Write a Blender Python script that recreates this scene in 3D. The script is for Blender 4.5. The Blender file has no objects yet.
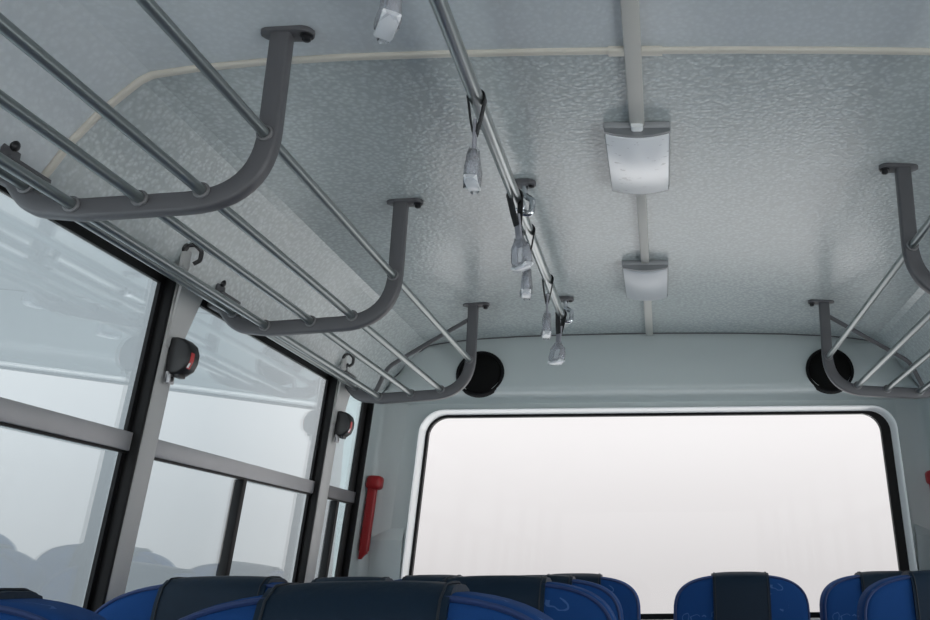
import bpy, bmesh, math, random
from mathutils import Vector, Matrix
random.seed(7)
SC = bpy.context.scene
COL = SC.collection
PI = math.pi
EYE = 1.15            # camera height above the bus floor; the ceiling is 0.78 m above that

# ------------------------------------------------------------------ materials
def nmat(name):
    m = bpy.data.materials.new(name); m.use_nodes = True
    nt = m.node_tree
    for n in list(nt.nodes): nt.nodes.remove(n)
    out = nt.nodes.new('ShaderNodeOutputMaterial')
    return m, nt, out

def pmat(name, col, rough=.5, metal=0., spec=.5, bump=None, mottle=None, coat=0., sheen=0.):
    """principled material; bump=(scale, strength, distance), mottle=(scale, amount)"""
    m, nt, out = nmat(name)
    b = nt.nodes.new('ShaderNodeBsdfPrincipled')
    b.inputs['Base Color'].default_value = (*col, 1)
    b.inputs['Roughness'].default_value = rough
    b.inputs['Metallic'].default_value = metal
    b.inputs['Specular IOR Level'].default_value = spec
    b.inputs['Coat Weight'].default_value = coat
    b.inputs['Sheen Weight'].default_value = sheen
    nt.links.new(b.outputs[0], out.inputs[0])
    tc = nt.nodes.new('ShaderNodeTexCoord')
    if bump:
        n = nt.nodes.new('ShaderNodeTexNoise'); n.inputs['Scale'].default_value = bump[0]
        n.inputs['Detail'].default_value = 3
        bp = nt.nodes.new('ShaderNodeBump'); bp.inputs['Strength'].default_value = bump[1]
        bp.inputs['Distance'].default_value = bump[2]
        nt.links.new(tc.outputs['Object'], n.inputs['Vector'])
        nt.links.new(n.outputs['Fac'], bp.inputs['Height'])
        nt.links.new(bp.outputs[0], b.inputs['Normal'])
    if mottle:
        n = nt.nodes.new('ShaderNodeTexNoise'); n.inputs['Scale'].default_value = mottle[0]
        n.inputs['Detail'].default_value = 4
        mx = nt.nodes.new('ShaderNodeMix'); mx.data_type = 'RGBA'
        mx.inputs[6].default_value = (*[c*(1-mottle[1]) for c in col], 1)
        mx.inputs[7].default_value = (*[min(1, c*(1+mottle[1])) for c in col], 1)
        nt.links.new(tc.outputs['Object'], n.inputs['Vector'])
        nt.links.new(n.outputs['Fac'], mx.inputs[0])
        nt.links.new(mx.outputs[2], b.inputs['Base Color'])
    return m

def ceiling_mat(name, col, lo=.86, hi=1.16, bump=.22):
    m, nt, out = nmat(name)
    b = nt.nodes.new('ShaderNodeBsdfPrincipled')
    b.inputs['Roughness'].default_value = .24
    b.inputs['Specular IOR Level'].default_value = .8
    nt.links.new(b.outputs[0], out.inputs[0])
    tc = nt.nodes.new('ShaderNodeTexCoord')
    n = nt.nodes.new('ShaderNodeTexNoise'); n.inputs['Scale'].default_value = 60
    wv = nt.nodes.new('ShaderNodeMix'); wv.data_type = 'VECTOR'; wv.inputs[0].default_value = .012
    nt.links.new(tc.outputs['Object'], n.inputs['Vector'])
    nt.links.new(tc.outputs['Object'], wv.inputs[4]); nt.links.new(n.outputs['Color'], wv.inputs[5])
    v = nt.nodes.new('ShaderNodeTexVoronoi'); v.feature = 'SMOOTH_F1'; v.inputs['Scale'].default_value = 105
    v.inputs['Smoothness'].default_value = .35
    nt.links.new(wv.outputs[1], v.inputs['Vector'])
    r = nt.nodes.new('ShaderNodeMapRange'); r.inputs[1].default_value = .65; r.inputs[2].default_value = .05
    nt.links.new(v.outputs['Distance'], r.inputs[0])
    bp = nt.nodes.new('ShaderNodeBump'); bp.inputs['Strength'].default_value = bump
    bp.inputs['Distance'].default_value = .0018
    nt.links.new(r.outputs[0], bp.inputs['Height'])
    nt.links.new(bp.outputs[0], b.inputs['Normal'])
    mx = nt.nodes.new('ShaderNodeMix'); mx.data_type = 'RGBA'
    mx.inputs[6].default_value = (*[c*lo for c in col], 1)
    mx.inputs[7].default_value = (*[c*hi for c in col], 1)
    nt.links.new(r.outputs[0], mx.inputs[0])
    nt.links.new(mx.outputs[2], b.inputs['Base Color'])
    return m

def glass_mat(name, tint, ior):
    """pane face: see-through by 1-R, mirror-like by R (Schlick)"""
    m, nt, out = nmat(name)
    tr = nt.nodes.new('ShaderNodeBsdfTransparent'); tr.inputs[0].default_value = (*tint, 1)
    gl = nt.nodes.new('ShaderNodeBsdfGlossy'); gl.inputs['Roughness'].default_value = .0
    gl.inputs[0].default_value = (.95, 1, 1, 1)
    r0 = ((ior-1)/(ior+1))**2
    ge = nt.nodes.new('ShaderNodeNewGeometry')
    dt = nt.nodes.new('ShaderNodeVectorMath'); dt.operation = 'DOT_PRODUCT'
    nt.links.new(ge.outputs['Normal'], dt.inputs[0]); nt.links.new(ge.outputs['Incoming'], dt.inputs[1])
    ab = nt.nodes.new('ShaderNodeMath'); ab.operation = 'ABSOLUTE'; nt.links.new(dt.outputs['Value'], ab.inputs[0])
    om = nt.nodes.new('ShaderNodeMath'); om.operation = 'SUBTRACT'; om.inputs[0].default_value = 1; nt.links.new(ab.outputs[0], om.inputs[1])
    pw = nt.nodes.new('ShaderNodeMath'); pw.operation = 'POWER'; pw.inputs[1].default_value = 5; nt.links.new(om.outputs[0], pw.inputs[0])
    d = nt.nodes.new('ShaderNodeMath'); d.operation = 'MULTIPLY_ADD'; d.inputs[1].default_value = 1-r0; d.inputs[2].default_value = r0
    nt.links.new(pw.outputs[0], d.inputs[0])
    mx = nt.nodes.new('ShaderNodeMixShader')
    nt.links.new(d.outputs[0], mx.inputs[0]); nt.links.new(tr.outputs[0], mx.inputs[1]); nt.links.new(gl.outputs[0], mx.inputs[2])
    nt.links.new(mx.outputs[0], out.inputs[0])
    return m

def film_mat(name, tint=(.93, .94, .96), haze=.16):
    """clear crumpled plastic: mostly see-through with glossy wrinkles and a little white haze"""
    m, nt, out = nmat(name)
    tr = nt.nodes.new('ShaderNodeBsdfTransparent'); tr.inputs[0].default_value = (*tint, 1)
    gl = nt.nodes.new('ShaderNodeBsdfGlossy'); gl.inputs['Roughness'].default_value = .12
    df = nt.nodes.new('ShaderNodeBsdfDiffuse'); df.inputs[0].default_value = (.9, .9, .92, 1)
    tc = nt.nodes.new('ShaderNodeTexCoord')
    n = nt.nodes.new('ShaderNodeTexNoise'); n.inputs['Scale'].default_value = 60
    bp = nt.nodes.new('ShaderNodeBump'); bp.inputs['Strength'].default_value = .7; bp.inputs['Distance'].default_value = .004
    nt.links.new(tc.outputs['Object'], n.inputs['Vector']); nt.links.new(n.outputs['Fac'], bp.inputs['Height'])
    nt.links.new(bp.outputs[0], gl.inputs['Normal'])
    fr = nt.nodes.new('ShaderNodeFresnel'); fr.inputs['IOR'].default_value = 1.35
    nt.links.new(bp.outputs[0], fr.inputs['Normal'])
    m1 = nt.nodes.new('ShaderNodeMixShader'); m1.inputs[0].default_value = haze
    nt.links.new(tr.outputs[0], m1.inputs[1]); nt.links.new(df.outputs[0], m1.inputs[2])
    m2 = nt.nodes.new('ShaderNodeMixShader')
    nt.links.new(fr.outputs[0], m2.inputs[0]); nt.links.new(m1.outputs[0], m2.inputs[1]); nt.links.new(gl.outputs[0], m2.inputs[2])
    nt.links.new(m2.outputs[0], out.inputs[0])
    return m

def fabric_mat(name, col, line):
    """blue seat cloth woven with thin pale squiggles"""
    m, nt, out = nmat(name)
    b = nt.nodes.new('ShaderNodeBsdfPrincipled'); b.inputs['Roughness'].default_value = .85
    b.inputs['Sheen Weight'].default_value = 0
    b.inputs['Specular IOR Level'].default_value = .12
    nt.links.new(b.outputs[0], out.inputs[0])
    tc = nt.nodes.new('ShaderNodeTexCoord')
    v = nt.nodes.new('ShaderNodeTexVoronoi'); v.inputs['Scale'].default_value = 24
    n = nt.nodes.new('ShaderNodeTexNoise'); n.inputs['Scale'].default_value = 30
    add = nt.nodes.new('ShaderNodeMix'); add.data_type = 'VECTOR'; add.inputs[0].default_value = .03
    nt.links.new(tc.outputs['Object'], n.inputs['Vector'])
    nt.links.new(tc.outputs['Object'], add.inputs[4]); nt.links.new(n.outputs['Color'], add.inputs[5])
    nt.links.new(add.outputs[1], v.inputs['Vector'])
    s = nt.nodes.new('ShaderNodeMath'); s.operation = 'SUBTRACT'; s.inputs[1].default_value = .33
    ab = nt.nodes.new('ShaderNodeMath'); ab.operation = 'ABSOLUTE'
    lt = nt.nodes.new('ShaderNodeMath'); lt.operation = 'LESS_THAN'; lt.inputs[1].default_value = .03
    nt.links.new(v.outputs['Distance'], s.inputs[0]); nt.links.new(s.outputs[0], ab.inputs[0]); nt.links.new(ab.outputs[0], lt.inputs[0])
    n2 = nt.nodes.new('ShaderNodeTexNoise'); n2.inputs['Scale'].default_value = 26
    gt = nt.nodes.new('ShaderNodeMath'); gt.operation = 'GREATER_THAN'; gt.inputs[1].default_value = .52
    nt.links.new(tc.outputs['Object'], n2.inputs['Vector']); nt.links.new(n2.outputs['Fac'], gt.inputs[0])
    mu = nt.nodes.new('ShaderNodeMath'); mu.operation = 'MULTIPLY'
    nt.links.new(lt.outputs[0], mu.inputs[0]); nt.links.new(gt.outputs[0], mu.inputs[1])
    mx = nt.nodes.new('ShaderNodeMix'); mx.data_type = 'RGBA'
    mx.inputs[6].default_value = (*col, 1); mx.inputs[7].default_value = (*line, 1)
    nt.links.new(mu.outputs[0], mx.inputs[0]); nt.links.new(mx.outputs[2], b.inputs['Base Color'])
    n3 = nt.nodes.new('ShaderNodeTexNoise'); n3.inputs['Scale'].default_value = 700
    bp = nt.nodes.new('ShaderNodeBump'); bp.inputs['Strength'].default_value = .3; bp.inputs['Distance'].default_value = .001
    nt.links.new(tc.outputs['Object'], n3.inputs['Vector']); nt.links.new(n3.outputs['Fac'], bp.inputs['Height'])
    nt.links.new(bp.outputs[0], b.inputs['Normal'])
    return m

def lens_mat(name, col, marks):
    """white plastic lamp lens; marks adds a few dark scuffs on its protective film"""
    m, nt, out = nmat(name)
    b = nt.nodes.new('ShaderNodeBsdfPrincipled'); b.inputs['Roughness'].default_value = .35
    b.inputs['Base Color'].default_value = (*col, 1); b.inputs['Specular IOR Level'].default_value = .9
    b.inputs['Coat Weight'].default_value = 1; b.inputs['Coat IOR'].default_value = 1.8; b.inputs['Coat Roughness'].default_value = .28
    nt.links.new(b.outputs[0], out.inputs[0])
    if not marks:
        b.inputs['Coat Weight'].default_value = .25; b.inputs['Specular IOR Level'].default_value = .4
    if marks:
        tc = nt.nodes.new('ShaderNodeTexCoord')
        mp = nt.nodes.new('ShaderNodeMapping'); mp.inputs['Scale'].default_value = (34, 75, 40); mp.inputs['Rotation'].default_value = (0, 0, .5)
        mp.inputs['Location'].default_value = (.7, .3, 0)
        n = nt.nodes.new('ShaderNodeTexNoise'); n.inputs['Scale'].default_value = 1.3; n.inputs['Detail'].default_value = 5
        r = nt.nodes.new('ShaderNodeValToRGB'); r.color_ramp.elements[0].position = .645; r.color_ramp.elements[1].position = .67
        mx = nt.nodes.new('ShaderNodeMix'); mx.data_type = 'RGBA'
        mx.inputs[6].default_value = (*col, 1); mx.inputs[7].default_value = (*[c*.62 for c in col], 1)
        nt.links.new(tc.outputs['Object'], mp.inputs[0]); nt.links.new(mp.outputs[0], n.inputs['Vector'])
        nt.links.new(n.outputs['Fac'], r.inputs[0]); nt.links.new(r.outputs[0], mx.inputs[0])
        nt.links.new(mx.outputs[2], b.inputs['Base Color'])
    return m

M = dict(
    ceiling=ceiling_mat('stippled_ceiling_lining', (.465, .51, .51)),
    ceiling2=ceiling_mat('faintly_grained_ceiling_lining', (.57, .61, .63), .95, 1.05, .10),
    beige=pmat('beige_plastic_trim', (.60, .57, .50), .4),
    cover=pmat('grey_beige_plastic', (.50, .50, .47), .45),
    rack=pmat('dark_grey_powder_coat', (.092, .092, .098), .45, 0, .5, bump=(260, .15, .001)),
    collar=pmat('grey_collar', (.15, .15, .155), .45),
    rail=pmat('grey_metallic_tube', (.24, .27, .27), .28, .65),
    steel=pmat('satin_steel_tube', (.42, .45, .45), .28, .9),
    bolt=pmat('black_bolt', (.02, .02, .022), .35, .4),
    rubber=pmat('black_rubber', (.006, .006, .0065), .5, 0, .2),
    alu=pmat('silver_window_bar', (.44, .44, .45), .38, .25, mottle=(30, .04)),
    pillar=pmat('grey_painted_pillar', (.50, .50, .49), .42, 0, .5),
    wall=pmat('pale_grey_wall_panel', (.50, .55, .55), .28, 0, .5, mottle=(6, .03)),
    wall2=pmat('grey_lower_side_panel', (.40, .42, .43), .5),
    lip=pmat('white_gloss_window_frame', (.88, .90, .90), .22, 0, .6, coat=.6),
    mesh=pmat('black_speaker_mesh', (.006, .006, .006), .8, 0, .1, bump=(900, .6, .001)),
    red=pmat('red_plastic', (.34, .009, .013), .42, 0, .5),
    black=pmat('black_plastic', (.014, .014, .015), .42, 0, .45),
    label=pmat('red_label', (.55, .03, .03), .4),
    white=pmat('white_print', (.8, .8, .8), .5),
    web=pmat('grey_webbing', (.27, .27, .30), .7, bump=(500, .3, .001)),
    loop=pmat('black_strap_band', (.012, .012, .013), .5),
    ring=film_mat('clear_moulded_handle', (.88, .89, .92), .18),
    grip=pmat('white_handle_grip', (.86, .87, .88), .25, 0, .6),
    film=film_mat('crumpled_clear_film'),
    lensA=lens_mat('white_lamp_lens_scuffed', (.92, .935, .95), True),
    lensB=lens_mat('shaded_lamp_lens', (.52, .55, .58), False),  # same lens as the nearer lamp; grey stands in for the missing window reflection
    base=pmat('mid_grey_lamp_base', (.30, .31, .32), .4),
    matt=pmat('matt_black_ring', (.008, .008, .009), .75, 0, .15),
    cap=pmat('grey_lamp_end', (.20, .21, .22), .3, .3),
    chrome=pmat('satin_chrome', (.62, .64, .67), .25, 1.),
    fabric=fabric_mat('blue_squiggle_cloth', (.010, .052, .185), (.05, .12, .29)),
    rim=pmat('plain_blue_cloth', (.017, .085, .31), .85, 0, .1),
    piping=pmat('dark_blue_piping', (.008, .03, .12), .6),
    vinyl=pmat('dark_navy_vinyl', (.0060, .017, .033), .5, 0, .18, bump=(120, .25, .002)),
    seam=pmat('navy_thread', (.006, .012, .02), .7),
    seatframe=pmat('grey_metal_seat_frame', (.15, .15, .16), .4, .6),
    floor=pmat('grey_vinyl_floor', (.18, .19, .20), .5, mottle=(40, .2)),
    glass=glass_mat('side_glass', (.97, .99, 1.0), 2.6),
    rearglass=glass_mat('rear_glass', (.99, .985, .985), 1.14),
)

# ------------------------------------------------------------------ mesh helpers
def obj(name, bm, mat, parent=None, smooth=True, loc=None, angle=40):
    bmesh.ops.recalc_face_normals(bm, faces=bm.faces[:])
    me = bpy.data.meshes.new(name)
    bm.to_mesh(me); bm.free()
    if smooth:
        me.polygons.foreach_set('use_smooth', [True]*len(me.polygons))
        me.set_sharp_from_angle(angle=math.radians(angle))
    me.materials.append(mat)
    o = bpy.data.objects.new(name, me); COL.objects.link(o)
    if parent is not None: o.parent = parent
    if loc is not None: o.location = loc
    return o

def tag(o, label, cat, group=None, kind=None):
    o['label'] = label; o['category'] = cat
    if group: o['group'] = group
    if kind: o['kind'] = kind
    return o

def thing(name, label, cat, loc=(0, 0, 0), rotz=0, group=None, kind=None):
    o = bpy.data.objects.new(name, None); COL.objects.link(o)
    o.empty_display_size = .05
    o.location = loc; o.rotation_euler = (0, 0, rotz)
    return tag(o, label, cat, group, kind)

def copy_tree(o, parent=None):
    c = o.copy(); COL.objects.link(c)
    c.parent = parent
    for ch in list(o.children): copy_tree(ch, c)
    return c

def add_hexa(bm, c):
    """c: eight corners, 0-3 one face in order, 4-7 the opposite face in the same order"""
    v = [bm.verts.new(p) for p in c]
    for f in ((0, 1, 2, 3), (7, 6, 5, 4), (0, 4, 5, 1), (1, 5, 6, 2), (2, 6, 7, 3), (3, 7, 4, 0)):
        bm.faces.new([v[i] for i in f])
    return v

def add_box(bm, x0, x1, y0, y1, z0, z1, bevel=0, seg=2):
    v = add_hexa(bm, [(x0, y0, z0), (x1, y0, z0), (x1, y1, z0), (x0, y1, z0), (x0, y0, z1), (x1, y0, z1), (x1, y1, z1), (x0, y1, z1)])
    if bevel:
        ed = {e for q in v for e in q.link_edges}
        bmesh.ops.bevel(bm, geom=list(ed), offset=bevel, segments=seg, profile=.5, affect='EDGES')

def add_prism(bm, pts, ax, a0, a1, bevel=0):
    """polygon pts (2-D) extruded along axis ax (0 x, 1 y, 2 z)"""
    def P(p, a):
        return ((a, p[0], p[1]), (p[0], a, p[1]), (p[0], p[1], a))[ax]
    A = [bm.verts.new(P(p, a0)) for p in pts]; B = [bm.verts.new(P(p, a1)) for p in pts]
    fs = [bm.faces.new(A), bm.faces.new(B[::-1])]
    n = len(pts)
    for i in range(n): bm.faces.new((A[i], B[i], B[(i+1) % n], A[(i+1) % n]))
    if bevel:
        ed = {e for f in fs for e in f.edges}
        bmesh.ops.bevel(bm, geom=list(ed), offset=bevel, segments=2, profile=.5, affect='EDGES')

def circle(r, n=12, ry=None):
    ry = r if ry is None else ry
    return [(r*math.cos(2*PI*i/n), ry*math.sin(2*PI*i/n)) for i in range(n)]

def rrect(w, h, r, n=4):
    """rounded rectangle profile centred on the origin"""
    out = []
    for cx, cy, a in ((w/2-r, h/2-r, 0), (-w/2+r, h/2-r, PI/2), (-w/2+r, -h/2+r, PI), (w/2-r, -h/2+r, 1.5*PI)):
        for i in range(n+1): out.append((cx+r*math.cos(a+i*PI/2/n), cy+r*math.sin(a+i*PI/2/n)))
    return out

def add_sweep(bm, path, prof, ref=(0, 0, 1), closed=False, caps=True):
    """profile (n, b) swept along path; b axis stays near ref"""
    path = [Vector(p) for p in path]; ref = Vector(ref)
    N = len(path); rings = []
    for i, p in enumerate(path):
        if closed: t = path[(i+1) % N]-path[i-1]
        else: t = path[min(i+1, N-1)]-path[max(i-1, 0)]
        t.normalize()
        b = ref-t*ref.dot(t)
        if b.length < 1e-4: b = t.orthogonal()
        b.normalize(); n = b.cross(t)
        rings.append([bm.verts.new(p+n*q[0]+b*q[1]) for q in prof])
    K = len(prof)
    for i in range(N if closed else N-1):
        A, B = rings[i], rings[(i+1) % N]
        for k in range(K): bm.faces.new((A[k], A[(k+1) % K], B[(k+1) % K], B[k]))
    if caps and not closed:
        bm.faces.new(rings[0][::-1]); bm.faces.new(rings[-1])

def add_torus(bm, c, axis, R, r, n=20, k=8):
    axis = Vector(axis).normalized(); a = axis.orthogonal().normalized(); b = axis.cross(a)
    add_sweep(bm, [Vector(c)+a*R*math.cos(2*PI*i/n)+b*R*math.sin(2*PI*i/n) for i in range(n)], circle(r, k), axis, closed=True)

def add_lathe(bm, c, axis, prof, n=24):
    """prof: (radius, distance along axis)"""
    axis = Vector(axis).normalized(); a = axis.orthogonal().normalized(); b = axis.cross(a); c = Vector(c)
    rings = []
    for r, h in prof:
        if r < 1e-6: rings.append([bm.verts.new(c+axis*h)])
        else: rings.append([bm.verts.new(c+axis*h+a*r*math.cos(2*PI*i/n)+b*r*math.sin(2*PI*i/n)) for i in range(n)])
    for A, B in zip(rings, rings[1:]):
        for i in range(n):
            j = (i+1) % n
            if len(A) == 1 and len(B) == 1: continue
            if len(A) == 1: bm.faces.new((A[0], B[i], B[j]))
            elif len(B) == 1: bm.faces.new((A[i], B[0], A[j]))
            else: bm.faces.new((A[i], B[i], B[j], A[j]))
    for R in (rings[0], rings[-1]):
        if len(R) > 2: bm.faces.new(R)

def fillet(pts, rad, n=8):
    """round the inner corners of a polyline (list of Vector-like), rad one number or one per corner"""
    pts = [Vector(p) for p in pts]; out = [pts[0]]
    for i in range(1, len(pts)-1):
        r = rad[i-1] if isinstance(rad, (list, tuple)) else rad
        p, a, b = pts[i], pts[i-1]-pts[i], pts[i+1]-pts[i]
        la, lb = a.length, b.length; a.normalize(); b.normalize()
        ang = a.angle(b); d = min(r/math.tan(ang/2), la*.49, lb*.49)
        for k in range(n+1):
            t = k/n
            q = (p+a*d)*(1-t)**2 + p*2*t*(1-t) + (p+b*d)*t**2
            out.append(q)
    out.append(pts[-1]); return out

BM = bmesh.new

# ------------------------------------------------------------------ the shell of the bus
Y0, Y1 = -2.3, 2.955
HALF = [(0, .787), (.15, .786), (.30, .784), (.45, .780), (.58, .773), (.68, .763), (.748, .752), (.765, .742), (.785, .722), (.82, .685), (.855, .637), (.880, .590), (.893, .566)]
SECT = [(-x, z) for x, z in HALF[::-1]] + HALF[1:]
def sect_z(x):
    x = abs(x)
    for (a, b), (c, d) in zip(HALF, HALF[1:]):
        if x <= c: return b+(d-b)*(x-a)/(c-a)
    return HALF[-1][1]

# ceiling: one sheet with the two sloping coves, 20 mm thick
b = BM()
add_prism(b, [(x, z+EYE) for x, z in SECT] + [(x*1.02, z+EYE+.022) for x, z in SECT[::-1]], 1, 1.231, Y1)
ceil = obj('ceiling', b, M['ceiling'], angle=12)
b = BM()
add_prism(b, [(x, z+EYE) for x, z in SECT] + [(x*1.02, z+EYE+.022) for x, z in SECT[::-1]], 1, Y0, 1.231)
fp = obj('front_panel', b, M['ceiling2'], ceil, angle=12); fp['label'] = 'smoother ceiling panel in front of the joint strip'
tag(ceil, 'grey stippled bus ceiling lining with sloping side coves', 'ceiling', kind='structure')

# floor
b = BM(); add_box(b, -1.06, 1.06, Y0, 3.05, -.04, 0)
tag(obj('floor', b, M['floor']), 'grey vinyl bus floor under the seats', 'floor', kind='structure')

TUM = .07
def W(s, y, z, off):
    """point on the leaning side wall; s -1 left, 1 right; off metres outward of the inner face, z above the eye"""
    return Vector((s*(.905+TUM*(.55-z)+off), y, z+EYE))
def add_wbox(bm, s, y0, y1, z0, z1, o0, o1, bevel=0):
    v = add_hexa(bm, [W(s, y0, z0, o0), W(s, y1, z0, o0), W(s, y1, z1, o0), W(s, y0, z1, o0),
                      W(s, y0, z0, o1), W(s, y1, z0, o1), W(s, y1, z1, o1), W(s, y0, z1, o1)])
    if bevel:
        ed = {e for q in v for e in q.link_edges}
        bmesh.ops.bevel(bm, geom=list(ed), offset=bevel, segments=2, profile=.5, affect='EDGES')

SILL = -.24
for s, nm in ((-1, 'left'), (1, 'right')):
    b = BM()
    add_wbox(b, s, Y0, 3.02, -EYE, SILL, 0, .05)
    tag(obj('wall_'+nm, b, M['wall2']), 'grey lower side panel below the %s side windows' % nm, 'wall', kind='structure')
    # narrow metal channel along the head of the windows
    b = BM(); add_wbox(b, s, Y0, 2.93, .566, .582, -.014, .03)
    tag(obj('trim_%d' % (2 if s < 0 else 3), b, M['alu']), 'thin metal channel along the head of the %s side windows' % nm, 'trim', kind='structure')

# pillars between the side windows
PIL = [(-1.20, -1.14), (-.27, -.21), (.65, .705), (1.626, 1.678), (2.508, 2.575)]
num = 4
for s, nm in ((-1, 'left'), (1, 'right')):
    for k, (a, c) in enumerate(PIL):
        b = BM(); add_wbox(b, s, a, c, SILL, .566, -.022, .006, .003)
        # screw
        t = obj('trim_%d' % num, b, M['pillar'], angle=30); num += 1
        where = {3: 'between the first two side windows in view', 4: 'nearest the back of the bus'}.get(k, 'number %d from the front' % (k+1))
        tag(t, 'grey painted window pillar on the %s, %s' % (nm, where), 'pillar', kind='structure')
        if k >= 3:
            b = BM(); add_lathe(b, W(s, a+.014, .480, -.022), (-s, 0, 0), [(.0, .004), (.004, .003), (.005, 0), (.005, -.002)], 10)
            obj('screw', b, M['bolt'], t)
            # folded gusset plate where the pillar meets the cove
            b = BM()
            add_hexa(b, [W(s, a+.004, .42, -.021), W(s, c+.000, .42, -.021), W(s, c+.040, .566, -.026), W(s, a+.002, .566, -.026),
                         W(s, a+.004, .42, -.024), W(s, c+.000, .42, -.024), W(s, c+.040, .566, -.032), W(s, a+.002, .566, -.032)])
            obj('gusset', b, M['pillar'], t, smooth=False)

# side windows: rubber seal, upper pane, bar, sliding lower panes
WIN = [(-2.25, -1.20), (-1.14, -.27), (-.21, .65), (.705, 1.626), (1.678, 2.508), (2.575, 2.850)]
SASH = [-1.7, -.7, .25, 1.20, 2.075, 2.690]
num = 1
for s, nm in ((-1, 'left'), (1, 'right')):
    for k, (a, c) in enumerate(WIN):
        if k == 5 and s > 0: c = 2.780
        where = {3: 'nearest the camera in view', 4: 'second in view', 5: 'narrow one by the back corner'}.get(k, 'pane %d from the front' % (k+1))
        t = thing('window_%d' % num, '%s side window with sliding lower glass, %s' % (nm, where), 'window', W(s, (a+c)/2, SILL, 0), kind='structure'); num += 1
        L = -Vector(t.location)
        def part(name, bm, mat, par=t, sm=True):
            bmesh.ops.translate(bm, verts=bm.verts[:], vec=L)
            return obj(name, bm, mat, par, smooth=sm, angle=30)
        e = .008
        b = BM()
        add_wbox(b, s, a, a+e, SILL, .566, -.010, .006); add_wbox(b, s, c-e, c, SILL, .566, -.0210, .006, .002); add_wbox(b, s, c-.018, c-e, SILL, .537, -.001, .006)
        add_wbox(b, s, a+e, c-e, .537, .566, -.001, .006); add_wbox(b, s, a+e, c-e, SILL, SILL+.03, -.001, .006)
        if k == 5: add_wbox(b, s, c-.045, c-e, SILL, .537, -.002, .006)
        part('seal', b, M['rubber'])
        b = BM(); add_wbox(b, s, a+.002, c-.002, .223, .256, -.007, .003, .001)
        part('bar', b, M['rack' if k == 5 else 'alu'])
        b = BM(); add_wbox(b, s, a+e, c-e, .2185, .2235, -.004, .003)
        part('bar_gasket', b, M['rubber'])
        b = BM(); add_wbox(b, s, a+e-.005, c-e+.005, .25, .54, .001, .005)
        part('upper_pane', b, M['glass'], sm=False)
        m_ = SASH[k]
        b = BM(); add_wbox(b, s, a+e-.005, m_+.010, SILL+.02, .22, .001, .005)
        part('lower_pane', b, M['glass'], sm=False)
        b = BM(); add_wbox(b, s, m_+.014, c-e+.005, SILL+.02, .22, .008, .012)
        part('lower_pane', b, M['glass'], sm=False)
        b = BM(); add_wbox(b, s, m_, m_+.020, SILL+.03, .219, -.009, .014, .002)
        part('sash_seal', b, M['rubber'])

# beige joint strip arching over the ceiling
ins = [(x, z-.002) for x, z in SECT]
b = BM()
add_sweep(b, fillet([(x, 1.231, z+EYE) for x, z in ins], .03, 3), rrect(.009, .0135, .004, 3), (0, 1, 0))
add_sweep(b, [(x, 1.231, sect_z(x)+EYE-.003) for x in (-.042, 0, .042)], rrect(.012, .019, .005, 3), (0, 1, 0))
tag(obj('trim_1', b, M['beige']), 'beige plastic joint strip arching across the ceiling', 'trim', kind='structure')
# dark gasket along the ceiling's rear edge
b = BM()
add_sweep(b, [(x, 2.945, z+EYE-.002) for x, z in SECT], circle(.0022, 8), (0, 1, 0))
tag(obj('trim_14', b, M['rack']), 'dark gasket where the ceiling meets the rear header', 'trim', kind='structure')

# ------------------------------------------------------------------ rear wall with the big rear window
def rear_loop(x0, x1, z0, z1, r, taper, n=8):
    """rounded window outline, x0/x1 at eye level, narrowing upward by taper per metre on both sides"""
    out = []
    for cx, cz, a in ((x1-r, z1-r, 0), (x0+r, z1-r, PI/2), (x0+r, z0+r, PI), (x1-r, z0+r, 1.5*PI)):
        for i in range(n+1):
            x, z = cx+r*math.cos(a+i*PI/2/n), cz+r*math.sin(a+i*PI/2/n)
            x -= taper*z*(1 if x > (x0+x1)/2 else -1)
            out.append((x, z))
    return out
def ring_between(bm, A, B, ya, yb):
    a = [bm.verts.new((x, ya, z+EYE)) for x, z in A]; c = [bm.verts.new((x, yb, z+EYE)) for x, z in B]
    n = len(A)
    for i in range(n): bm.faces.new((a[i], a[(i+1) % n], c[(i+1) % n], c[i]))
RT = .055
RW = dict(o=rear_loop(-.798, .843, -.150, .539, .080, RT),     # outer edge of the white frame
          l=rear_loop(-.782, .826, -.135, .524, .068, RT),     # inner edge of the white frame
          g=rear_loop(-.774, .796, -.118, .516, .060, RT))     # edge of the glass
YR = 2.985
wr = thing('wall_rear', 'pale grey rear wall of the bus with header and corner panels', 'wall', (0, YR, EYE), kind='structure')
Lr = Vector((0, -YR, -EYE))
def rpart(name, bm, mat, par=wr, **k):
    bmesh.ops.translate(bm, verts=bm.verts[:], vec=Lr)
    return obj(name, bm, mat, par, **k)
b = BM()
# flat skin around the window: outline of the wall to the outer edge of the frame
outer = []
for x, z in RW['o']:
    d = Vector((x, z-.2)); cx = 1.02 if d.x > 0 else -1.02
    t = min(abs(cx/d.x) if abs(d.x) > 1e-6 else 9, abs((.62-.2)/d.y) if d.y > 1e-6 else (abs((-EYE-.2)/d.y) if d.y < -1e-6 else 9))
    outer.append((d.x*t, .2+d.y*t))
ring_between(b, outer, RW['o'], YR, YR)
# returns of the corners left by the radial strips
for sx in (-1, 1):
    b.faces.new([b.verts.new((sx*1.02, YR+.001, -EYE+EYE)), b.verts.new((sx*.4, YR+.001, 0)), b.verts.new((sx*.4, YR+.001, EYE-.16)), b.verts.new((sx*1.02, YR+.001, EYE-.16))])
    b.faces.new([b.verts.new((sx*1.02, YR+.001, EYE+.36)), b.verts.new((sx*.90, YR+.001, EYE+.36)), b.verts.new((sx*.78, YR+.001, EYE+.62)), b.verts.new((sx*1.02, YR+.001, EYE+.62))])
rpart('rear_skin', b, M['wall'])
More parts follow.
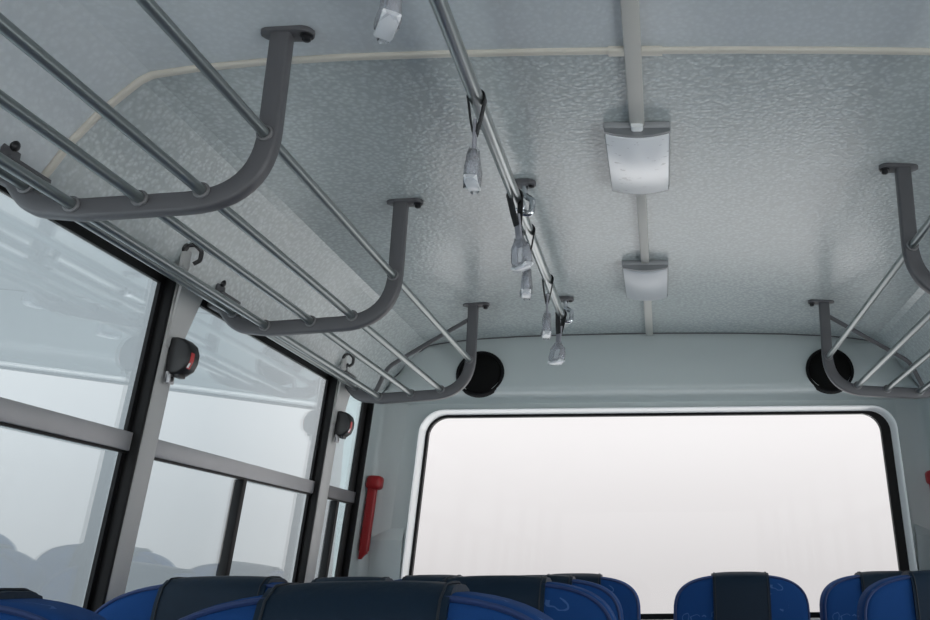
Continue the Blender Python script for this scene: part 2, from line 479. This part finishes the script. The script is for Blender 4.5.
# white frame lip, rolled
b = BM()
mixl = lambda t: [(p[0]*(1-t)+q[0]*t, p[1]*(1-t)+q[1]*t) for p, q in zip(RW['o'], RW['l'])]
for (ta, ya), (tb, yb) in (((0, 0), (.06, -.016)), ((.06, -.016), (.22, -.022)), ((.22, -.022), (.40, -.020)), ((.40, -.020), (.52, -.010)), ((.52, -.010), (1, .024))):
    ring_between(b, mixl(ta), mixl(tb), YR+ya, YR+yb)
bmesh.ops.remove_doubles(b, verts=b.verts[:], dist=.0004)
rpart('window_lip', b, M['lip'], angle=60)
# header box above the window; top edge follows the ceiling
b = BM()
xs = [-.905, -.88, -.855, -.82, -.785, -.748, -.68, -.58, -.45, -.3, -.15, 0, .15, .3, .45, .58, .68, .748, .785, .82, .855, .88, .905]
cols = []
for x in xs:
    zt = sect_z(x)+.004
    prof = [(2.955, zt), (2.951, zt-.018), (2.941, .742), (2.926, .66), (2.914, .606), (2.912, .594), (2.917, .586), (2.930, .580), (2.965, .568), (2.988, .556)]
    prof = [(y, min(z, zt-.002*i)) for i, (y, z) in enumerate(prof)]
    cols.append([b.verts.new((x, y, z+EYE)) for y, z in prof])
for A, C in zip(cols, cols[1:]):
    for i in range(len(A)-1): b.faces.new((A[i], C[i], C[i+1], A[i+1]))
rpart('header', b, M['wall'], angle=50)
# rounded corner posts and the thicker lower corner panels
for s in (-1, 1):
    b = BM()
    prof = fillet([(.004, 2.848 if s < 0 else 2.778, 0), (.002, 2.925, 0), (-.010, 2.968, 0), (-.050, 2.978, 0), (-.100, 2.987, 0)], [.05, .03, .05], 5)
    rows = []
    for z in (-EYE, -.5, 0, .3, .60):
        rows.append([b.verts.new(W(s, p.y, z, p.x)) for p in prof])
    for A, C in zip(rows, rows[1:]):
        for i in range(len(A)-1): b.faces.new((A[i], A[i+1], C[i+1], C[i]))
    rpart('corner_post', b, M['wall'], angle=60)
    b = BM()
    x0, x1 = (s*.900, s*.800 if s < 0 else s*.846)
    add_hexa(b, [(x0, 2.990, 0), (x1, 2.990, 0), (x1, 2.990, EYE+.165), (x0, 2.990, EYE+.165), (x0, 2.970, 0), (x1, 2.970, 0), (x1, 2.970, EYE+.115), (x0, 2.970, EYE+.115)])
    rpart('corner_panel', b, M['wall'], smooth=False)

t = thing('window_13', 'wide rear window with rounded corners and black rubber seal', 'window', (0, YR, EYE), kind='structure')
b = BM(); ring_between(b, RW['l'], RW['g'], YR+.022, YR+.026); ring_between(b, RW['g'], RW['g'], YR+.026, YR+.045)
bmesh.ops.remove_doubles(b, verts=b.verts[:], dist=.0002)
rpart('seal', b, M['rubber'], t)
b = BM(); add_prism(b, [(x, z+EYE) for x, z in RW['g']], 1, YR+.032, YR+.037)
rpart('pane', b, M['rearglass'], t, smooth=False)

# front wall with the windscreen opening, behind the camera
b = BM()
add_box(b, -1.06, 1.06, Y0-.04, Y0, 0, EYE-.45); add_box(b, -1.06, 1.06, Y0-.04, Y0, EYE+.55, EYE+.82)
add_box(b, -1.06, -.88, Y0-.04, Y0, EYE-.45, EYE+.55); add_box(b, .88, 1.06, Y0-.04, Y0, EYE-.45, EYE+.55)
tag(obj('wall_front', b, M['wall2']), 'grey front wall around the windscreen opening behind the camera', 'wall', kind='structure')

# ------------------------------------------------------------------ luggage racks
RAILS = [(.522, .605), (.600, .518), (.684, .507), (.777, .499), (.846, .528)]     # across, above the eye
def bracket_path(s, y):
    pts = [(.520, .776), (.520, .510), (.770, .495), (.838, .502), (.868, .540), (.898, .556)]
    p = fillet([(s*x, y, z+EYE) for x, z in pts], [.112, .06, .05, .03], 12)
    return p
def make_rack(s, ys, name, label, yfront):
    o = thing(name, label, 'luggage rack', (s*.70, 1.3, EYE+.5))
    L = -Vector(o.location)
    def part(nm, bm, mat, par=o, **k):
        bmesh.ops.translate(bm, verts=bm.verts[:], vec=L); return obj(nm, bm, mat, par, **k)
    for y in ys:
        b = BM(); add_sweep(b, bracket_path(s, y), rrect(.030, .022, .005, 3), (0, 1, 0))
        br = part('bracket', b, M['rack'])
        # oval ceiling flange, its bolt hole standing inboard of the upright
        b = BM()
        add_prism(b, [(s*.520 - s*.008 + q[0], y+q[1]) for q in rrect(.078, .032, .0155, 6)], 2, EYE+.7705, EYE+.779, .002)
        part('ceiling_flange', b, M['rack'], br, angle=30)
        b = BM()
        add_lathe(b, (s*.520-s*.036, y, EYE+.7705), (0, 0, -1), [(.010, 0), (.010, .002), (.0065, .003), (.0065, .008), (.004, .010), (0, .010)], 12)
        part('flange_bolt', b, M['bolt'], br)
        for x, z in RAILS:
            b = BM(); add_torus(b, (s*x, y-.0125, z+EYE), (0, 1, 0), .0095, .0028); part('collar', b, M['collar'], br)
        # wall end: flat foot, upright tab and its bolt
        b = BM()
        c = W(s, y, .556, 0)
        add_box(b, *sorted((c.x-s*.030, c.x+s*.006)), y-.010, y+.075, EYE+.570, EYE+.576, .001)
        add_box(b, *sorted((c.x-s*.024, c.x-s*.020)), y-.022, y+.014, EYE+.556, EYE+.606, .0015)
        part('wall_foot', b, M['rack'], br, angle=30)
        b = BM(); add_lathe(b, (c.x-s*.024, y-.004, EYE+.594), (-s, 0, 0), [(.009, 0), (.009, .003), (.006, .006), (0, .008)], 10)
        part('wall_bolt', b, M['bolt'], br)
    for x, z in RAILS:
        b = BM(); add_sweep(b, [(s*x, yfront, z+EYE), (s*x, (yfront+ys[-1])/2, z+EYE), (s*x, ys[-1]+.004, z+EYE)], circle(.0078, 14), (0, 0, 1))
        part('rail', b, M['rail'])
    y = ys[-1]
    b = BM()
    pth = fillet([(s*.530, y, .730+EYE), (s*.645, y, .660+EYE), (s*.760, y, .588+EYE), (s*.797, y, .500+EYE)], [.03, .07], 6)
    add_sweep(b, pth, circle(.0065, 10), (0, 1, 0)); part('end_rod', b, M['rack'])
    return o
make_rack(-1, [.45, 1.161, 1.790, 2.556], 'luggage_rack', 'long steel tube luggage rack above the left side windows', -.3)
make_rack(1, [.70, 1.642, 2.561], 'luggage_rack', 'steel tube luggage rack at the right edge, above the right wall', -.3)

# ------------------------------------------------------------------ coat hooks on the cove
def make_hook(y, label):
    o = thing('coat_hook', label, 'hook', (-.866, y, EYE+.600), group='black coat hooks on the left cove')
    b = BM(); add_lathe(b, (-.012, 0, .012), Vector((.85, 0, -.5)), [(.0, .012), (.006, .012), (.010, .008), (.011, 0), (.011, -.006)], 14)
    obj('base', b, M['black'], o)
    b = BM()
    add_sweep(b, fillet([(-.008, .002, .012), (.008, .010, .018), (.016, .022, .008), (.014, .024, -.010), (.004, .020, -.018)], .009, 5), circle(.0042, 8), (0, 1, 0))
    obj('hook', b, M['black'], o)
    b = BM(); add_box(b, -.012, -.004, -.002, .026, -.030, .010, .003); obj('back_plate', b, M['pillar'], o)
make_hook(1.612, 'black curled coat hook above the nearer left window pillar')
make_hook(2.500, 'black curled coat hook above the far left pillar, by the rear rack bracket')

# ------------------------------------------------------------------ seat belt retractors on the pillars
def make_retractor(y, z, label, red):
    c = W(-1, y, z, -.0265)
    o = thing('seat_belt_retractor', label, 'seat belt', c, group='seat belt housings on the left pillars')
    pts = [(-.004, .036), (.010, .037), (.024, .033), (.035, .023), (.040, .008), (.039, -.010), (.033, -.025), (.020, -.034), (.006, -.034), (-.004, -.031)]
    b = BM(); add_prism(b, pts, 1, -.014, .026, .005); obj('housing', b, M['black'], o, angle=50)
    b = BM(); add_prism(b, [(.0380, .006), (.0412, .006), (.0402, -.010), (.0345, -.024), (.032, -.022), (.0380, -.010)], 1, -.009, .002)
    lb = obj('label', b, M['label'], o, smooth=False)
    lb['label'] = 'small red label'
    b = BM(); add_prism(b, [(.0385, -.014), (.0395, -.014), (.0358, -.0225), (.0345, -.0225)], 1, -.0098, -.005); obj('print', b, M['white'], lb, smooth=False)
    b = BM(); add_box(b, .010, .022, -.008, .016, -.040, -.030, .002); obj('belt_slot', b, M['black'], o)
    b = BM(); add_box(b, .000, .005, -.016, .010, -.052, -.030, .0015); add_box(b, .000, .010, -.016, -.012, -.052, -.036, .001)
    cl = obj('clip', b, M['alu'], o); cl['label'] = 'small steel clip'
    b = BM(); add_lathe(b, (.004, -.002, -.043), (1, 0, 0), [(.005, 0), (.005, .003), (0, .004)], 10); obj('screw', b, M['bolt'], cl)
make_retractor(1.655, .404, 'black seat belt housing with red label on the nearer left pillar', True)
make_retractor(2.548, .420, 'black seat belt housing on the far left pillar, beside the rear corner', True)

# ------------------------------------------------------------------ ceiling grab rail with hanging handles
RX, RZ = -.252, .725
o = thing('ceiling_grab_rail', 'long steel grab rail hung along the ceiling left of the lamps', 'handrail', (RX, 1.0, EYE+RZ))
L = -Vector(o.location)
b = BM(); add_sweep(b, [(RX, -.6, EYE+RZ), (RX, 1, EYE+RZ), (RX, 2.60, EYE+RZ)], circle(.0116, 20)); bmesh.ops.translate(b, verts=b.verts[:], vec=L)
obj('rail', b, M['steel'], o)
for y in (.40, 1.711, 2.525):
    b = BM()
    add_sweep(b, fillet([(RX+.008, y, EYE+.778), (RX+.010, y, EYE+.752), (RX+.027, y-.004, EYE+.740), (RX+.026, y-.006, EYE+.708), (RX+.004, y-.006, EYE+.712)], [.01, .01, .014], 6), circle(.0068, 12), (0, 1, 0))
    add_lathe(b, (RX, y-.020, EYE+RZ), (0, 1, 0), [(.0118, 0), (.0150, .002), (.0150, .026), (.0118, .028)], 20)
    bmesh.ops.translate(b, verts=b.verts[:], vec=L); st = obj('stem', b, M['chrome'], o)
    b = BM(); add_prism(b, [(RX+.006+q[0], y+q[1]) for q in rrect(.052, .030, .0145, 6)], 2, EYE+.774, EYE+.784, .002)
    bmesh.ops.translate(b, verts=b.verts[:], vec=L); obj('ceiling_flange', b, M['rack'], st, angle=30)
    b = BM(); add_lathe(b, (RX+.023, y, EYE+.775), (0, 0, -1), [(.006, 0), (.006, .004), (0, .006)], 10)
    bmesh.ops.translate(b, verts=b.verts[:], vec=L); obj('flange_bolt', b, M['bolt'], st)

def make_strap():
    """hanging handle: local origin on the rail axis, ring lying in the y-z plane before it is turned"""
    o = thing('hanging_grab_handle', '', 'grab handle')
    # black band around the rail, closing to a V below it
    b = BM()
    pth = []
    for i in range(15):
        a = math.radians(-25+230*i/14)
        pth.append((.0128*math.cos(a), 0, .0128*math.sin(a)))
    pth = [(.0025, 0, -.058), (.0075, 0, -.034)] + pth + [(-.0075, 0, -.034), (-.0025, 0, -.058)]
    add_sweep(b, pth, rrect(.0026, .017, .001, 2), (0, 1, 0)); obj('band', b, M['loop'], o)
    # webbing between band and handle
    b = BM(); add_box(b, -.0024, .0024, -.0085, .0085, -.100, -.036, .0012); obj('webbing', b, M['web'], o)
    # moulded handle: slim neck, sloping sides, straight grip
    b = BM()
    ring = fillet([(0, -.0085, -.090), (0, -.019, -.102), (0, -.024, -.128), (0, 0, -.133), (0, .024, -.128), (0, .019, -.102), (0, .0085, -.090)], [.02, .012, .03, .012, .02], 4)
    add_sweep(b, ring, rrect(.010, .013, .004, 3), (1, 0, 0), closed=True)
    h = obj('handle', b, M['ring'], o)
    b = BM(); add_sweep(b, [(0, -.023, -.1345), (0, -.012, -.1375), (0, .012, -.1375), (0, .023, -.1345)], rrect(.006, .019, .0025, 3), (1, 0, 0))
    g = obj('grip', b, M['grip'], h); g['label'] = 'white grip bar'
    # clear wrapping film around the handle
    b = BM()
    rnd = random.Random(3)
    rings = []
    for z, wy, wx in ((-.080, .011, .007), (-.090, .014, .0085), (-.098, .026, .0105), (-.115, .029, .011), (-.132, .029, .011), (-.1415, .028, .0105)):
        rings.append([b.verts.new((wx*math.cos(2*PI*i/14)*rnd.uniform(.8, 1.25), wy*math.sin(2*PI*i/14)*rnd.uniform(.92, 1.08), z+rnd.uniform(-.002, .002))) for i in range(14)])
    for A, C in zip(rings, rings[1:]):
        for i in range(14): b.faces.new((A[i], A[(i+1) % 14], C[(i+1) % 14], C[i]))
    obj('wrapping_film', b, M['film'], o)
    return o
st0 = make_strap()
for i, (y, rz, tilt, lab) in enumerate([
        (0.862, 28, 4, 'film wrapped hanging handle cut off by the top edge, nearest the camera'),
        (1.270, 4, 0, 'clear hanging handle beside the ceiling joint strip, straight below its black band'),
        (1.650, 42, -9, 'clear hanging handle by the first rail mount, turned broadside and tilted'),
        (1.838, 8, 0, 'small hanging handle just behind the tilted one at the first rail mount'),
        (2.180, 12, 0, 'hanging handle between the two rail mounts, edge on'),
        (2.492, 50, 6, 'farthest hanging handle, turned broadside by the rail end mount')]):
    c = st0 if i == 0 else copy_tree(st0)
    c.location = (RX, y, EYE+RZ); c.scale = (1.07, 1.07, 1.07); c.rotation_euler = (0, math.radians(tilt), math.radians(rz) if rz else 0)
    tag(c, lab, 'grab handle', 'hanging handles on the ceiling grab rail')

# ------------------------------------------------------------------ ceiling lamps and the cable cover between them
def make_lamp(y0, y1, lens, label):
    yc = (y0+y1)/2; hl = (y1-y0)/2
    o = thing('ceiling_lamp', label, 'lamp', (-.004, yc, EYE+.787), group='lamps along the ceiling centre')
    b = BM(); add_box(b, -.061, .061, -hl-.006, hl+.006, -.014, .0, .004); obj('base', b, M['base'], o, angle=30)
    # arched lens, lower in the middle, ends closed
    def arch(w, d, zb): return [(-w + 2*w*i/14, zb-d*(1-(2*i/14-1)**2)) for i in range(15)]
    b = BM()
    secs = [(-hl+.004, arch(.0570, .008, -.022)), (-hl+.010, arch(.0575, .0095, -.024)), (hl-.010, arch(.0575, .0095, -.024)), (hl-.004, arch(.0570, .008, -.022))]
    rows = [[b.verts.new((x, y, z)) for x, z in pr] + [b.verts.new((.0575, y, -.012)), b.verts.new((-.0575, y, -.012))] for y, pr in secs]
    for A, C in zip(rows, rows[1:]):
        n = len(A)
        for i in range(n): b.faces.new((A[i], A[(i+1) % n], C[(i+1) % n], C[i]))
    b.faces.new(rows[0][::-1]); b.faces.new(rows[-1])
    obj('lens', b, M[lens], o, angle=35)
    # satin end cap facing the front of the bus
    for ya, yb in ((-hl-.004, -hl+.008), (hl-.008, hl+.004)):
        b = BM(); pr = arch(.059, .009, -.020)
        A = [b.verts.new((x, ya, z)) for x, z in pr] + [b.verts.new((.059, ya, -.008)), b.verts.new((-.059, ya, -.008))]
        C = [b.verts.new((x, yb, z)) for x, z in pr] + [b.verts.new((.059, yb, -.008)), b.verts.new((-.059, yb, -.008))]
        b.faces.new(A[::-1]); b.faces.new(C)
        for i in range(len(A)): b.faces.new((A[i], A[(i+1) % len(A)], C[(i+1) % len(A)], C[i]))
        obj('end_cap', b, M['cap'], o, angle=35)
    return o
make_lamp(1.468, 1.722, 'lensA', 'white scuffed ceiling lamp nearest the camera, with bright lens')
make_lamp(2.215, 2.475, 'lensB', 'ceiling lamp farther back, nearest the rear window, lens toned as shaded')
for y0, y1, w, lab in ((-.8, 1.463, .027, 'wide beige cable cover on the ceiling in front of the nearer lamp'),
                       (1.730, 2.208, .021, 'short beige cable cover on the ceiling between the two lamps'),
                       (2.482, 2.945, .024, 'beige cable cover on the ceiling behind the farther lamp')):
    b = BM(); yc = (y0+y1)/2
    add_box(b, -w/2, w/2, y0-yc, y1-yc, -.010, .001, .003)
    if w > .026: pass
    c = obj('cable_cover', b, M['cover'], loc=(-.004, yc, EYE+.786), angle=30)
    tag(c, lab, 'cable cover', 'cable covers along the ceiling')
    if w > .026:
        b = BM(); add_sweep(b, [(0, y1-yc-.012, -.012), (0, y1-yc+.004, -.014), (0, y1-yc+.016, -.022)], rrect(.022, .012, .005, 3), (0, 0, 1))
        e = obj('end_clip', b, M['lip'], c); e['label'] = 'white end clip'
        b = BM(); add_lathe(b, (0, y1-yc+.012, -.022), (0, 1, -.6), [(.0055, 0), (.0055, .012), (0, .014)], 10); obj('plug', b, M['bolt'], e)

# ------------------------------------------------------------------ speakers on the rear header
for sx, lab in ((-.566, 'round black speaker on the rear header, left, behind the left rack'), (.594, 'round black speaker on the rear header, right, behind the right rack')):
    o = thing('speaker', lab, 'speaker', (sx, 2.923, EYE+.645), group='round speakers on the rear header')
    ax = Vector((0, -1, .137)).normalized()
    b = BM(); add_lathe(b, (0, .012, 0), ax, [(.080, 0), (.080, .014), (.077, .020), (.071, .020), (.070, .014), (.0, .014)], 40); obj('ring', b, M['matt'], o)
    b = BM(); add_lathe(b, (0, .012, 0), ax, [(.0705, .013), (.066, .018), (.045, .0225), (.02, .0245), (0, .025)], 40); obj('grille', b, M['mesh'], o)

# ------------------------------------------------------------------ red emergency hammers on the rear corner panels
def make_hammer(s, label):
    o = thing('emergency_hammer', label, 'hammer', (-.906 if s < 0 else .918, 2.960, EYE+.19), group='red hammers on the rear corners')
    o.rotation_euler = (0, s*-.075 if s < 0 else -.075, 0)
    if s < 0: o.rotation_euler = (0, .07, 0)
    b = BM(); add_sweep(b, [(0, -.012, -.108), (0, -.012, -.09), (0, -.013, 0), (0, -.014, .095)], rrect(.031, .020, .007, 3), (0, 1, 0)); obj('handle', b, M['red'], o)
    b = BM(); add_box(b, -.021, .028, -.034, .012, .084, .128, .012, 3); obj('head', b, M['red'], o)
    b = BM(); add_prism(b, [(-.012, -.106), (.012, -.106), (.012, -.116), (.004, -.120), (-.004, -.134), (-.012, -.134)], 1, -.019, -.005, .001); obj('tip', b, M['red'], o)
    b = BM(); add_box(b, -.008, .008, -.004, .014, -.06, .09, .003); obj('wall_holder', b, M['red'], o)
make_hammer(-1, 'red emergency hammer on the rear left corner panel')
make_hammer(1, 'red emergency hammer at the right edge, on the rear right corner panel')

# ------------------------------------------------------------------ seats
SW, ST = .203, 1.143          # half width and top of the cloth back
def back_outline(inset=0., n=15, zb=.47):
    """right half from the bottom to the top, then mirrored: (x, z)"""
    pts = [(SW-.012, zb), (SW, zb+.08), (SW+.004, .80), (SW, ST-.14)]
    for i in range(n+1):
        a = i/n*PI/2
        pts.append((SW*math.cos(a)**(2/3.0) if a < PI/2-1e-6 else 0, ST-.115+.115*math.sin(a)**(2/3.0)))
    half = pts
    full = half + [(-x, z) for x, z in half[::-1][1:]]
    if inset:
        out = []
        N = len(full)
        for i, (x, z) in enumerate(full):
            p, q = Vector(full[i-1]), Vector(full[(i+1) % N])
            if i == 0: p = Vector((x, z-.1))
            if i == N-1: q = Vector((x, z-.1))
            t = (q-p).normalized(); nrm = Vector((-t.y, t.x))
            out.append((x+nrm.x*inset, z+nrm.y*inset))
        return out
    return full
def lean(z): return .15*(z-ST)          # the back leans away from the sitter towards the top
def make_seat():
    o = thing('bus_seat', '', 'seat')
    # cloth back: boxed cushion with rounded edges
    b = BM()
    layers = [(-.006, .030), (-.004, .016), (0., .006), (.008, .001), (.020, 0.), (.070, 0.), (.086, .006), (.094, .022)]
    rings = []
    for y, ins_ in layers: rings.append([b.verts.new((x, y+lean(z), z)) for x, z in back_outline(ins_)])
    n = len(rings[0])
    for A, C in zip(rings, rings[1:]):
        for i in range(n): b.faces.new((A[i], A[(i+1) % n], C[(i+1) % n], C[i]))
    cols_ = rings[0]
    for R in (rings[0], rings[-1]):          # quads across, left to right
        for i in range(n//2):
            q = (R[i], R[i+1], R[n-2-i], R[n-1-i])
            if len(set(q)) == 4: b.faces.new(q)
            elif len(set(q)) == 3: b.faces.new(list(dict.fromkeys(q)))
    bk = obj('backrest', b, M['fabric'], o, angle=50)
    b = BM(); add_sweep(b, [(x, .000+lean(z), z) for x, z in back_outline(.0055)], circle(.0032, 8), (0, 1, 0)); obj('piping', b, M['piping'], bk)
    # dark vinyl head cover folded over the top
    b = BM()
    def cover_loop(x, off):
        zt = [z for z in [ST-.115+.115*(1-(min(abs(x), SW-.001)/SW)**3.0)**(1/3.0)]][0]
        p = [(-.008-off, zt-.215), (-.008-off, zt-.06), (-.0075-off, zt-.030), (-.002-off*.9, zt-.010+off*.5), (.010, zt-.001+off), (.030, zt+.0005+off), (.062, zt+off), (.080, zt-.004+off*.9), (.092+off*.8, zt-.022), (.096+off, zt-.06), (.096+off, zt-.215)]
        return [(y+lean(z), z) for y, z in p]
    cw = .085; secs = []
    for i in range(13):
        x = -cw + 2*cw*i/12
        k = .0075 - .0015*(abs(x)/cw)**4
        outer_ = cover_loop(x, k); inner_ = cover_loop(x, -.001)
        secs.append([b.verts.new((x, y, z)) for y, z in outer_ + inner_[::-1]])
    m_ = len(secs[0])
    for A, C in zip(secs, secs[1:]):
        for i in range(m_): b.faces.new((A[i], A[(i+1) % m_], C[(i+1) % m_], C[i]))
    b.faces.new(secs[0]); b.faces.new(secs[-1][::-1])
    cv = obj('head_cover', b, M['vinyl'], o, angle=60); cv['label'] = 'dark navy vinyl head cover'
    for x in (-cw+.007, cw-.007):
        b = BM(); add_sweep(b, [(x, y, z) for y, z in cover_loop(x, .0076)], circle(.0013, 6), (1, 0, 0))
        obj('stitching', b, M['seam'], cv)
    # cushion
    b = BM(); add_box(b, -.198, .198, -.53, -.085, .385, .475, .032, 4); cu = obj('cushion', b, M['fabric'], o, angle=50)
    b = BM(); add_box(b, -.185, .185, -.50, -.02, .355, .388, .006); obj('cushion_pan', b, M['seatframe'], o)
    for sx in (-1, 1):
        b = BM(); add_sweep(b, fillet([(sx*.15, -.46, 0), (sx*.15, -.42, .36), (sx*.15, -.05, .36), (sx*.15, -.02, 0)], .05, 4), rrect(.03, .02, .006, 3), (1, 0, 0)); obj('leg_frame', b, M['seatframe'], o)
        b = BM(); add_box(b, sx*.197-.006, sx*.197+.006, -.20, .0, .36, .50, .006); obj('hinge_plate', b, M['seatframe'], o)
    return o
seat = make_seat()
SEATS = [(-.662, .85, 0.995, 'blue seat in the bottom left corner, cut off by the photo edge'),
         (-.241, .85, .997, 'largest blue seat, nearest the camera on the left aisle'),
         (-.690, 1.52, 1.004, 'blue seat by the left window, just behind the corner seat'),
         (-.240, 1.52, 1.001, 'blue aisle seat directly behind the largest seat'),
         (-.702, 2.19, 1.002, 'blue seat by the left window, third row, mostly hidden'),
         (-.262, 2.19, 1.002, 'blue aisle seat in the third row, tucked behind the second aisle seat'),
         (-.668, 2.83, 1.006, 'blue rear row seat in the left corner, only its cover top showing'),
         (-.238, 2.83, 1.006, 'blue rear row seat left of centre, behind the aisle seats'),
         (.268, 2.83, 1.006, 'blue rear row seat right of the aisle gap, whole headrest in view'),
         (.712, 2.83, 1.004, 'blue rear row seat in the right corner, partly hidden'),
         (.690, 2.17, 1.004, 'blue single seat at the right edge, in front of the rear corner seat')]
for i, (x, y, zs, lab) in enumerate(SEATS):
    c = seat if i == 0 else copy_tree(seat)
    c.location = (x, y, 0); c.scale = (1, 1, zs)
    tag(c, lab, 'seat', 'blue cloth bus seats')

# ------------------------------------------------------------------ daylight: a bright white studio all around
w = bpy.data.worlds.new('studio_daylight'); SC.world = w; w.use_nodes = True
nt = w.node_tree
for n in list(nt.nodes): nt.nodes.remove(n)
out = nt.nodes.new('ShaderNodeOutputWorld'); bg = nt.nodes.new('ShaderNodeBackground')
tc = nt.nodes.new('ShaderNodeTexCoord'); sp = nt.nodes.new('ShaderNodeSeparateXYZ')
nt.links.new(tc.outputs['Generated'], sp.inputs[0])
FLOOR_L, LEFT, RIGHT, FRONT = 1.5, (.53, .60, .64), 1.7, 2.7
def ramp(sock, lo, hi, stops):
    m = nt.nodes.new('ShaderNodeMapRange'); m.inputs[1].default_value = lo; m.inputs[2].default_value = hi
    r = nt.nodes.new('ShaderNodeValToRGB')
    nt.links.new(sock, m.inputs[0]); nt.links.new(m.outputs[0], r.inputs[0])
    el = r.color_ramp.elements
    while len(el) > 1: el.remove(el[-1])
    for i, (p, c) in enumerate(stops):
        q = (p-lo)/(hi-lo)
        if i == 0: el[0].position = q; x = el[0]
        else: x = el.new(q)
        x.color = (*c, 1)
    return r.outputs[0]
def times(a, b_):
    m = nt.nodes.new('ShaderNodeMix'); m.data_type = 'RGBA'; m.blend_type = 'MULTIPLY'; m.inputs[0].default_value = 1
    nt.links.new(a, m.inputs[6]); nt.links.new(b_, m.inputs[7]); return m.outputs[2]
g = lambda v: (v, v, v)
# brightness by height: added fill below and overhead, soft gradient at eye level
rzv = ramp(sp.outputs['Z'], -1, 1, [(-1, g(FLOOR_L)), (-.16, g(FLOOR_L)), (-.06, (.67, .655, .655)), (0, (.70, .685, .688)), (.15, (.95, .935, .94)), (.5, g(1.1)), (1, g(1.2))])
# cooler and dimmer to the left, added fill from the right and front
rxv = ramp(sp.outputs['X'], -1, 1, [(-1, LEFT), (-.45, LEFT), (-.25, g(1)), (.45, g(1)), (.75, g(RIGHT)), (1, g(RIGHT))])
ryv = ramp(sp.outputs['Y'], -1, 1, [(-1, g(FRONT)), (-.3, g(FRONT)), (.1, g(1)), (1, g(1))])
nt.links.new(times(times(rzv, rxv), ryv), bg.inputs[0]); bg.inputs[1].default_value = 1.0
nt.links.new(bg.outputs[0], out.inputs[0])

# ------------------------------------------------------------------ camera
cam = bpy.data.cameras.new('camera'); co = bpy.data.objects.new('camera', cam); COL.objects.link(co)
cam.sensor_width = 36; cam.sensor_fit = 'HORIZONTAL'
cam.lens = 900/930*36; cam.shift_x = -(661-465)/930; cam.shift_y = 0
cam.clip_start = .02
pitch = math.atan(265/900)
co.matrix_world = Matrix.Translation((.036, 0, EYE)) @ Matrix.Rotation(PI/2+pitch, 4, 'X') @ Matrix.Rotation(-.010, 4, 'Z')
SC.camera = co
SC.view_settings.view_transform = 'Standard'; SC.view_settings.look = 'None'
SC.view_settings.exposure = 0; SC.view_settings.gamma = 1
SC.view_settings.use_curve_mapping = False
SC.cycles.use_denoising = True
SC.cycles.max_bounces = 12; SC.cycles.transparent_max_bounces = 16; SC.cycles.diffuse_bounces = 6; SC.cycles.glossy_bounces = 5
